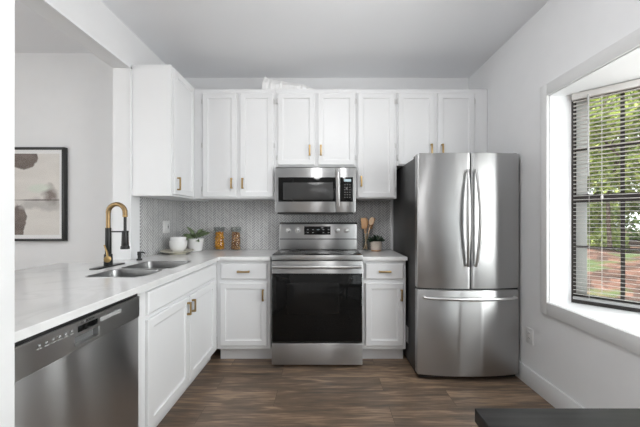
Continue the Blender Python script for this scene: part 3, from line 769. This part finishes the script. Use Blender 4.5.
for s_, dd in ((-1, dl), (1, dr_)):
    h = MB(); pts = []; rad = []; n = 28
    z0, z1 = .885, 1.622
    for i in range(n+1):
        f = i/n; bow = math.sin(math.pi*f)
        pts.append((FC+s_*(.030+.016*bow), FY-.016-.040*bow**.8, z0+(z1-z0)*f)); rad.append(.0085+.0075*bow)
    h.tube(pts, rad, 14)
    for zz in (z0+.012, z1-.012): h.cyl((FC+s_*.030, FY-.016, zz), (FC+s_*.030, FY+.008, zz), .010, n=12)
    h.build('handle', M['steel_h'], dd)
h = MB(); pts = []; rad = []
for i in range(29):
    f = i/28; bow = math.sin(math.pi*f); pts.append((FX0+.045+(FX1-FX0-.085)*f, FY+.010-.052*bow**.7, .645)); rad.append(.008+.006*bow)
h.tube(pts, rad, 14)
for x in (FX0+.052, FX1-.047): h.cyl((x, FY+.008, .645), (x, FY+.05, .645), .010, n=12)
h.build('handle', pbr('bright_steel', .72, .29, 1), fz)
MB().box((FX0+.0045, 2.50, .17), (FX0+.0062, 2.56, .31)).build('spec_sticker', M['plate'], fg)

# ------------------------------------------------------------------ faucet and soap pump
fx, fy = -1.455, 1.965
fa = thing('faucet', 'tall black and gold pull-down kitchen faucet behind the sink', 'faucet', (fx, fy, CT))
MB().box((fx-.030, fy-.125, CT), (fx+.030, fy+.125, CT+.007), .003).build('deck_plate', M['mblack'], fa)
b = MB(); b.cyl((fx, fy, CT+.006), (fx, fy, CT+.085), .026, .024, bev=.003); b.cyl((fx, fy, CT+.085), (fx, fy, CT+.262), .0185, .0175, bev=.002); b.build('body', M['mblack'], fa)
ar = .057; pts = [(fx, fy, CT+.258), (fx, fy, CT+.31), (fx, fy, CT+.365)]
for k in range(1, 13):
    a = R(180-180*k/12); pts.append((fx+ar+ar*math.cos(a), fy, CT+.365+ar*math.sin(a)))
pts.append((fx+2*ar, fy, CT+.345))
sp = MB().tube(pts, .0135, 16)
for k in range(2, len(pts)-1):
    p, q = Vector(pts[k]), Vector(pts[k+1])
    for f in (0, .33, .66):
        c_ = p.lerp(q, f); d_ = (q-p).normalized()*.0022; sp.cyl(c_-d_, c_+d_, .0150, n=14)
sp.build('spring_spout', M['bronze'], fa)
hx = fx+2*ar
MB().cyl((hx, fy, CT+.348), (hx, fy, CT+.335), .015, bev=.002).build('spout_collar', M['brass'], fa)
b = MB(); b.cyl((hx, fy, CT+.340), (hx, fy, CT+.225), .009); b.cyl((hx, fy, CT+.240), (hx, fy, CT+.135), .019, .022, bev=.003); b.cyl((hx, fy, CT+.140), (hx, fy, CT+.118), .026, .028, bev=.003)
b.build('spray_head', M['mblack'], fa)
b = MB(); b.tube([(fx, fy, CT+.236), (hx, fy, CT+.236)], .005, 8); b.cyl((hx, fy, CT+.242), (hx, fy, CT+.230), .021); b.build('holder_arm', M['mblack'], fa)
b = MB(); b.cyl((fx+.010, fy-.015, CT+.055), (fx+.035, fy-.055, CT+.055), .020, .021, bev=.004)
b.tube([(fx+.028, fy-.045, CT+.060), (fx+.026, fy-.045, CT+.10), (fx+.010, fy-.050, CT+.150)], [.007, .006, .0045], 10); b.build('lever_handle', M['brass'], fa)
sx, sy = -1.428, 2.255
so = thing('soap_dispenser', 'small matte black soap pump on the counter beyond the sink', 'soap dispenser', (sx, sy, CT))
b = MB(); b.cyl((sx, sy, CT), (sx, sy, CT+.014), .021, .019, bev=.002); b.cyl((sx, sy, CT+.014), (sx, sy, CT+.040), .012); b.build('base', M['mblack'], so)
b = MB(); b.cyl((sx, sy, CT+.038), (sx, sy, CT+.068), .014, bev=.002); b.tube([(sx, sy, CT+.060), (sx+.030, sy, CT+.062), (sx+.045, sy, CT+.054)], [.006, .006, .004], 8); b.build('pump_spout', M['mblack'], so)

# ------------------------------------------------------------------ counter accessories
px_, py_ = -1.348, 2.685
pl_ = MB().lathe((px_, py_, CT), [(0, 0), (.07, 0), (.075, .010), (.10, .014), (.142, .026), (.146, .030), (.142, .032), (.095, .021), (0, .019)], 56).build('plate', M['cream'])
tag(pl_, 'cream dinner plate on the counter under the bowls', 'plate')
def bowl(z, r, h, label):
    pr = [(0, 0), (r*.55, 0), (r*.62, .004), (r*.86, h*.25), (r*.97, h*.55), (r, h-.002), (r-.002, h), (r-.005, h-.002), (r*.91, h*.55), (r*.78, h*.27), (r*.5, .012), (0, .010)]
    return tag(MB().lathe((px_-.0, py_+.015, z), pr, 48).build('bowl', M['porc']), label, 'bowl', 'stacked white bowls')
bowl(CT+.0195, .078, .100, 'white bowl at the bottom of the stack on the plate')
bowl(CT+.056, .0695, .096, 'upper white bowl nested in the bowl on the plate')
# leafy plant
qx, qy = -1.277, 2.905
pp = thing('potted_plant', 'broad-leaved green plant in a white pot in the counter corner', 'plant', (qx, qy, CT))
MB().lathe((qx, qy, CT), [(0, 0), (.055, 0), (.062, .006), (.074, .07), (.078, .125), (.074, .128), (.070, .120), (.066, .105), (0, .105)], 40).build('pot', M['porc'], pp)
MB().lathe((qx, qy, CT+.105), [(.066, 0), (.04, .006), (0, .008)], 24).build('soil', M['soil'], pp)
def leaf(mb, base, az, el, L, wd, curl=.5, roll=0):
    t = bmesh.new(); n = 9; rows = []
    for i in range(n+1):
        f = i/n; w_ = .62*wd*math.sin(math.pi*min(1, f*.93+.05))**.8*(1-.25*f); e_ = el-curl*f
        x = L*f*math.cos(el-curl*f*.5); z = L*f*math.sin(el-curl*f*.5)
        rows.append([t.verts.new((x, s_*w_, z+abs(s_)*w_*.28)) for s_ in (-1, -.5, 0, .5, 1)])
    for A, B in zip(rows, rows[1:]):
        for k in range(4): t.faces.new((A[k], A[k+1], B[k+1], B[k]))
    mb.add(t, Matrix.Translation(base) @ Matrix.Rotation(az, 4, 'Z') @ Matrix.Rotation(el, 4, 'Y').inverted() @ Matrix.Rotation(R(roll), 4, 'X') @ Matrix.Rotation(el, 4, 'Y'))
lf = MB(); st = MB(); rnd = random.Random(5)
for az, el, L, wd, zz in ((215, 75, .115, .040, .17), (10, 35, .135, .036, .155), (335, 50, .115, .036, .16), (195, 5, .115, .042, .13), (240, 20, .11, .038, .13), (205, 40, .115, .040, .14), (300, 15, .10, .036, .13), (90, 50, .10, .034, .16), (45, 65, .10, .034, .17), (270, 45, .11, .038, .15), (150, 50, .11, .036, .16)):
    a = R(az); bs = Vector((qx+.018*math.cos(a), qy+.018*math.sin(a), CT+zz-.02)); leaf(lf, bs, a, R(el), L, wd*1.15, .9, 58*math.cos(a))
    st.tube([(qx, qy, CT+.105), bs], .0028, 6)
lf.build('foliage', M['leafA'], pp); st.build('stems', M['leafA'], pp)
# two glass jars
def storage_jar(x, y, label):
    e = thing('glass_jar', label, 'jar', (x, y, CT), 'lidded glass jars')
    MB().lathe((x, y, CT), [(0, .001), (.045, .001), (.051, .008), (.051, .03), (.047, .10), (.044, .165), (.046, .195), (.049, .200), (.0455, .200), (.0415, .190), (.0410, .165), (.044, .10), (.048, .03), (.046, .009), (0, .006)], 36).build('jar_body', M['jar'], e)
    MB().lathe((x, y, CT+.2005), [(0, 0), (.050, 0), (.052, .004), (.052, .034), (.049, .038), (0, .038)], 36).build('jar_lid', M['jarlid'], e)
    return e
JY = 2.985
storage_jar((219.4-323)*JY/290, JY, 'lidded glass jar of orange pasta, left of the pair')
storage_jar((236.0-323)*JY/290, JY, 'lidded glass jar of red-brown snack mix, right of the pair')
def fill(x, m, seed, name, label, cat, size, kind_):
    rnd = random.Random(seed); b = MB()
    for _ in range(300):
        a = rnd.uniform(0, 6.28); zz = rnd.uniform(.014, .180); rmax = .0465-.032*zz-size*.45; r = rmax*math.sqrt(rnd.random())
        q = Matrix.Rotation(rnd.uniform(0, 6.28), 4, (rnd.random(), rnd.random(), rnd.random()+.01))
        b.ball((x+r*math.cos(a), JY+r*math.sin(a), CT+zz), size*rnd.uniform(.7, 1.2), (1, .55, .5) if kind_ else (1, 1, .8), 4, q)
    tag(b.build(name, m), label, cat, kind='stuff')
fill((219.4-323)*JY/290, M['pasta'], 1, 'pasta', 'orange pasta pieces filling the left glass jar', 'pasta', .016, 1)
fill((236.0-323)*JY/290, M['nuts'], 2, 'snack_mix', 'red and tan snack mix filling the right glass jar', 'snacks', .0115, 0)
# utensil jar and succulent right of the range
ux_, uy_ = (366.0-323)*2.93/290, 2.95
uj = MB().lathe((ux_, uy_, CT), [(0, .001), (.027, .001), (.029, .005), (.029, .172), (.026, .172), (.026, .008), (0, .006)], 32).build('utensil_jar', M['ujar'])
tag(uj, 'slim clear glass jar holding wooden utensils beside the range', 'jar')
def utensil(name, m, label, dx, dy, lean, H, head):
    e = thing(name, label, 'utensil', (ux_+dx*.4, uy_+dy*.4, CT+.010), 'wooden kitchen utensils')
    d = Vector((lean[0], lean[1], 1)).normalized(); base = Vector((0, 0, .003))
    rot = d.to_track_quat('Z', 'X').to_matrix().to_4x4()
    MB().cyl(base, base+d*(H-.07), .0055, .0048, 10).build('utensil_handle', m, e, local=True)
    hb = MB(); T = Matrix.Translation(base+d*(H-.02)) @ Matrix.Rotation(math.atan2(lean[0], 1), 4, 'Y')
    if head == 'spatula': hb.box((-.030, -.004, -.055), (.030, .004, .055), .004, mtx=T)
    elif head == 'slim': hb.box((-.020, -.004, -.06), (.020, .004, .055), .004, mtx=T)
    else: hb.ball((0, 0, 0), .034, (.75, .22, 1.25), 10, T)
    hb.build('utensil_head', m, e, local=True)
utensil('wooden_spatula', M['wood1'], 'broad tan wooden spatula leaning left in the glass jar', .020, -.03, (-.10, .0), .285, 'spatula')
utensil('wooden_spoon', M['wood2'], 'pale wooden spoon leaning right in the glass jar', -.05, -.03, (.27, .0), .315, 'spoon')
utensil('wooden_spatula', M['wood3'], 'narrow brown wooden turner behind the pale spoon', -.05, .04, (.33, .03), .30, 'slim')
utensil('wooden_spoon', M['wood1'], 'tan wooden spoon upright in the middle of the glass jar', .01, .05, (.02, .05), .29, 'spoon')
sx_, sy_ = (376.1-323)*2.91/290, 2.91
su = thing('potted_succulent', 'small dark succulent in a beige ceramic pot right of the range', 'plant', (sx_, sy_, CT))
MB().lathe((sx_, sy_, CT), [(0, .012), (.050, .012), (.054, .016), (.057, .10), (.053, .10), (.051, .088), (0, .088)], 36).build('pot', M['potspk'], su)
MB().lathe((sx_, sy_, CT), [(0, 0), (.046, 0), (.050, .004), (.050, .013), (0, .013)], 36).build('saucer', M['wood3'], su)
MB().lathe((sx_, sy_, CT+.088), [(.051, 0), (0, .004)], 24).build('soil', M['soil'], su)
lf = MB(); rnd = random.Random(9)
for k in range(46):
    a = rnd.uniform(0, 6.28); el = rnd.uniform(.25, 1.4); rr = rnd.uniform(0, .035); L = rnd.uniform(.055, .09)
    leaf(lf, Vector((sx_+rr*math.cos(a), sy_+rr*math.sin(a), CT+.090)), a, el, L, .019, .4, 60*math.cos(a))
lf.build('foliage', M['leafB'], su)

# ------------------------------------------------------------------ outlets
def outlet(label, mtx, gang=1):
    e = thing('wall_outlet', label, 'outlet', mtx.to_translation(), 'white wall plates')
    e.rotation_euler = mtx.to_euler(); wd = .036 if gang == 1 else .058
    MB().box((-wd, -.006, -.058), (wd, 0, .058), .002).build('cover_plate', M['plate'], e, local=True)
    for xx in ((0,) if gang == 1 else (-.023, .023)):
        so_ = MB().box((xx-.0165, -.0085, -.033), (xx+.0165, -.005, .033), .001).build('socket', M['plate'], e, local=True)
        if gang == 1 or xx > 0:
            for zz in (-.018, .018):
                for q in (-.006, .006): MB().box((xx+q-.0012, -.0092, zz-.005), (xx+q+.0012, -.0080, zz+.005)).build('slot', M['black'], so_, local=True)
            if gang == 2: MB().box((xx-.007, -.0094, -.011), (xx+.007, -.0080, .011), .0005).build('reset_button', M['black'], so_, local=True)
    return e
outlet('white double outlet plate on the tiled left wall above the plate', Matrix.Translation((XL+.010, 2.79, 1.170)) @ Matrix.Rotation(R(90), 4, 'Z'), 2)
outlet('white outlet plate low on the right wall beside the refrigerator', Matrix.Translation((XR, 2.165, .375)) @ Matrix.Rotation(R(-90), 4, 'Z'))

# ------------------------------------------------------------------ framed print in the next room
AX0, AX1, AZ0, AZ1 = -2.93, -2.297, 1.048, 1.884
ay = YART-.032
art = thing('framed_print', 'black-framed abstract print on the living room wall', 'picture', ((AX0+AX1)/2, YART, AZ0))
f = MB(); fw = .022
f.box((AX0, ay-.006, AZ0), (AX0+fw, YART, AZ1), .001); f.box((AX1-fw, ay-.006, AZ0), (AX1, YART, AZ1), .001); f.box((AX0+fw, ay-.006, AZ0), (AX1-fw, YART, AZ0+fw), .001); f.box((AX0+fw, ay-.006, AZ1-fw), (AX1-fw, YART, AZ1), .001)
f.build('frame', M['frame'], art)
MB().box((AX0+fw, ay+.004, AZ0+fw), (AX1-fw, YART-.004, AZ1-fw)).build('mat_board', M['mat'], art)
def art_mat():
    m, nt, b = mat('abstract_print'); tc = nt.nodes.new('ShaderNodeTexCoord'); sx = nt.nodes.new('ShaderNodeSeparateXYZ'); nt.links.new(tc.outputs['Object'], sx.inputs[0])
    def noise(sc, st, det=5, seed=0):
        mp = nt.nodes.new('ShaderNodeMapping'); mp.inputs['Scale'].default_value = st; mp.inputs['Location'].default_value = (seed, seed*.3, 0)
        n = nt.nodes.new('ShaderNodeTexNoise'); n.inputs['Scale'].default_value = sc; n.inputs['Detail'].default_value = det
        nt.links.new(tc.outputs['Object'], mp.inputs[0]); nt.links.new(mp.outputs[0], n.inputs['Vector']); return n.outputs['Fac']
    wob = noise(7, (1, 1, 1), 4, 2); X = sx.outputs['X']; Z = sx.outputs['Z']
    col = mixc(nt, noise(3, (1, 1, 3), 4, 5), (.60, .57, .53), (.82, .79, .75))
    def blob(col, cx, cz, rx, rz, c, wa=.5, soft=.1):
        dx = mk(nt, 'DIVIDE', mk(nt, 'SUBTRACT', X, cx), rx); dz = mk(nt, 'DIVIDE', mk(nt, 'SUBTRACT', Z, cz), rz)
        d = mk(nt, 'SQRT', mk(nt, 'ADD', mk(nt, 'MULTIPLY', dx, dx), mk(nt, 'MULTIPLY', dz, dz)))
        d = mk(nt, 'ADD', d, mk(nt, 'MULTIPLY', mk(nt, 'SUBTRACT', wob, .5), wa*3))
        mr = nt.nodes.new('ShaderNodeMapRange'); mr.inputs['From Min'].default_value = 1-soft; mr.inputs['From Max'].default_value = 1+soft; mr.inputs['To Min'].default_value = 1; mr.inputs['To Max'].default_value = 0
        nt.links.new(d, mr.inputs['Value']); return mixc(nt, mr.outputs[0], col, c)
    br = mixc(nt, noise(14, (1, 1, 2), 6, 9), (.07, .052, .044), (.25, .20, .17))
    def A(px, py): return ((px-323)*2.58/290-(AX0+AX1)/2, 1.25-(py-218.5)*2.58/290-AZ0)
    a = A(22, 157); col = blob(col, a[0], a[1], .135, .105, br, .3, .05)
    a = A(18, 222); col = blob(col, a[0], a[1], .075, .15, br, .5, .06)
    a = A(44, 205); col = blob(col, a[0], a[1], .19, .05, (.50, .48, .46), .9, .4)
    a = A(50, 194); col = blob(col, a[0], a[1], .05, .065, (.22, .18, .16), 1.1, .5)
    a = A(40, 200); col = blob(col, a[0], a[1], .20, .005, (.10, .08, .07), .3, .4)
    a = A(38, 188); col = blob(col, a[0], a[1], .10, .03, (.66, .70, .62), .9, .5)
    nt.links.new(col, b.inputs['Base Color']); b.inputs['Roughness'].default_value = .7; return m
MB().box((AX0+fw+.04, ay+.002, AZ0+fw+.035), (AX1-fw-.028, ay+.005, AZ1-fw-.035)).build('print', art_mat(), art)
MB().box((AX0+fw, ay-.003, AZ0+fw), (AX1-fw, ay-.001, AZ1-fw)).build('glazing', M['artglass'], art)

# ------------------------------------------------------------------ crumpled paper on the cabinets
pa = MB(); rnd = random.Random(4); loops = []
xa, xb = (263.5-323)*2.86/290, (320-323)*2.86/290
n = 26
for i in range(n+1):
    f = i/n; x = xa+(xb-xa)*f
    hgt = (.180 if f < .06 else .160-.12*f if f < .3 else .125-.03*(f-.3)/.4 if f < .7 else .095-.070*((f-.7)/.3))+rnd.uniform(-.004, .004)
    if i == 0: hgt = .14
    wd = .055+rnd.uniform(-.006, .006)
    loops.append([(x+rnd.uniform(-.004, .004), 2.83-wd, UZ1+.001), (x, 2.83-wd*.8+rnd.uniform(-.006, .006), UZ1+.001+hgt*.6), (x+(.012 if i == 0 else 0), 2.83-.01, UZ1+hgt), (x, 2.83+wd*.6, UZ1+hgt*.7), (x, 2.83+wd, UZ1+.001)])
pa.rings(loops)
pao = pa.build('crumpled_paper', M['paper'], smooth=False)
tag(pao, 'crumpled white paper strip lying on top of the wall cabinets', 'paper')

# ------------------------------------------------------------------ table in the foreground
TX0, TX1, TY0, TY1, TZ = .398, 1.30, -.75, .762, .752
tb = thing('dining_table', 'dark grey wood table corner in the right foreground', 'table', ((TX0+TX1)/2, 0, 0))
MB().box((TX0, TY0, TZ-.036), (TX1, TY1, TZ), .002).build('tabletop', M['table'], tb)
b = MB(); b.box((TX0+.06, TY0+.06, TZ-.11), (TX1-.06, TY1-.06, TZ-.0365)); b.build('apron', M['table'], tb)
for x in (TX0+.035, TX1-.095):
    for y in (TY0+.035, TY1-.095): MB().box((x, y, 0), (x+.06, y+.06, TZ-.0365), .003).build('leg', M['table'], tb)
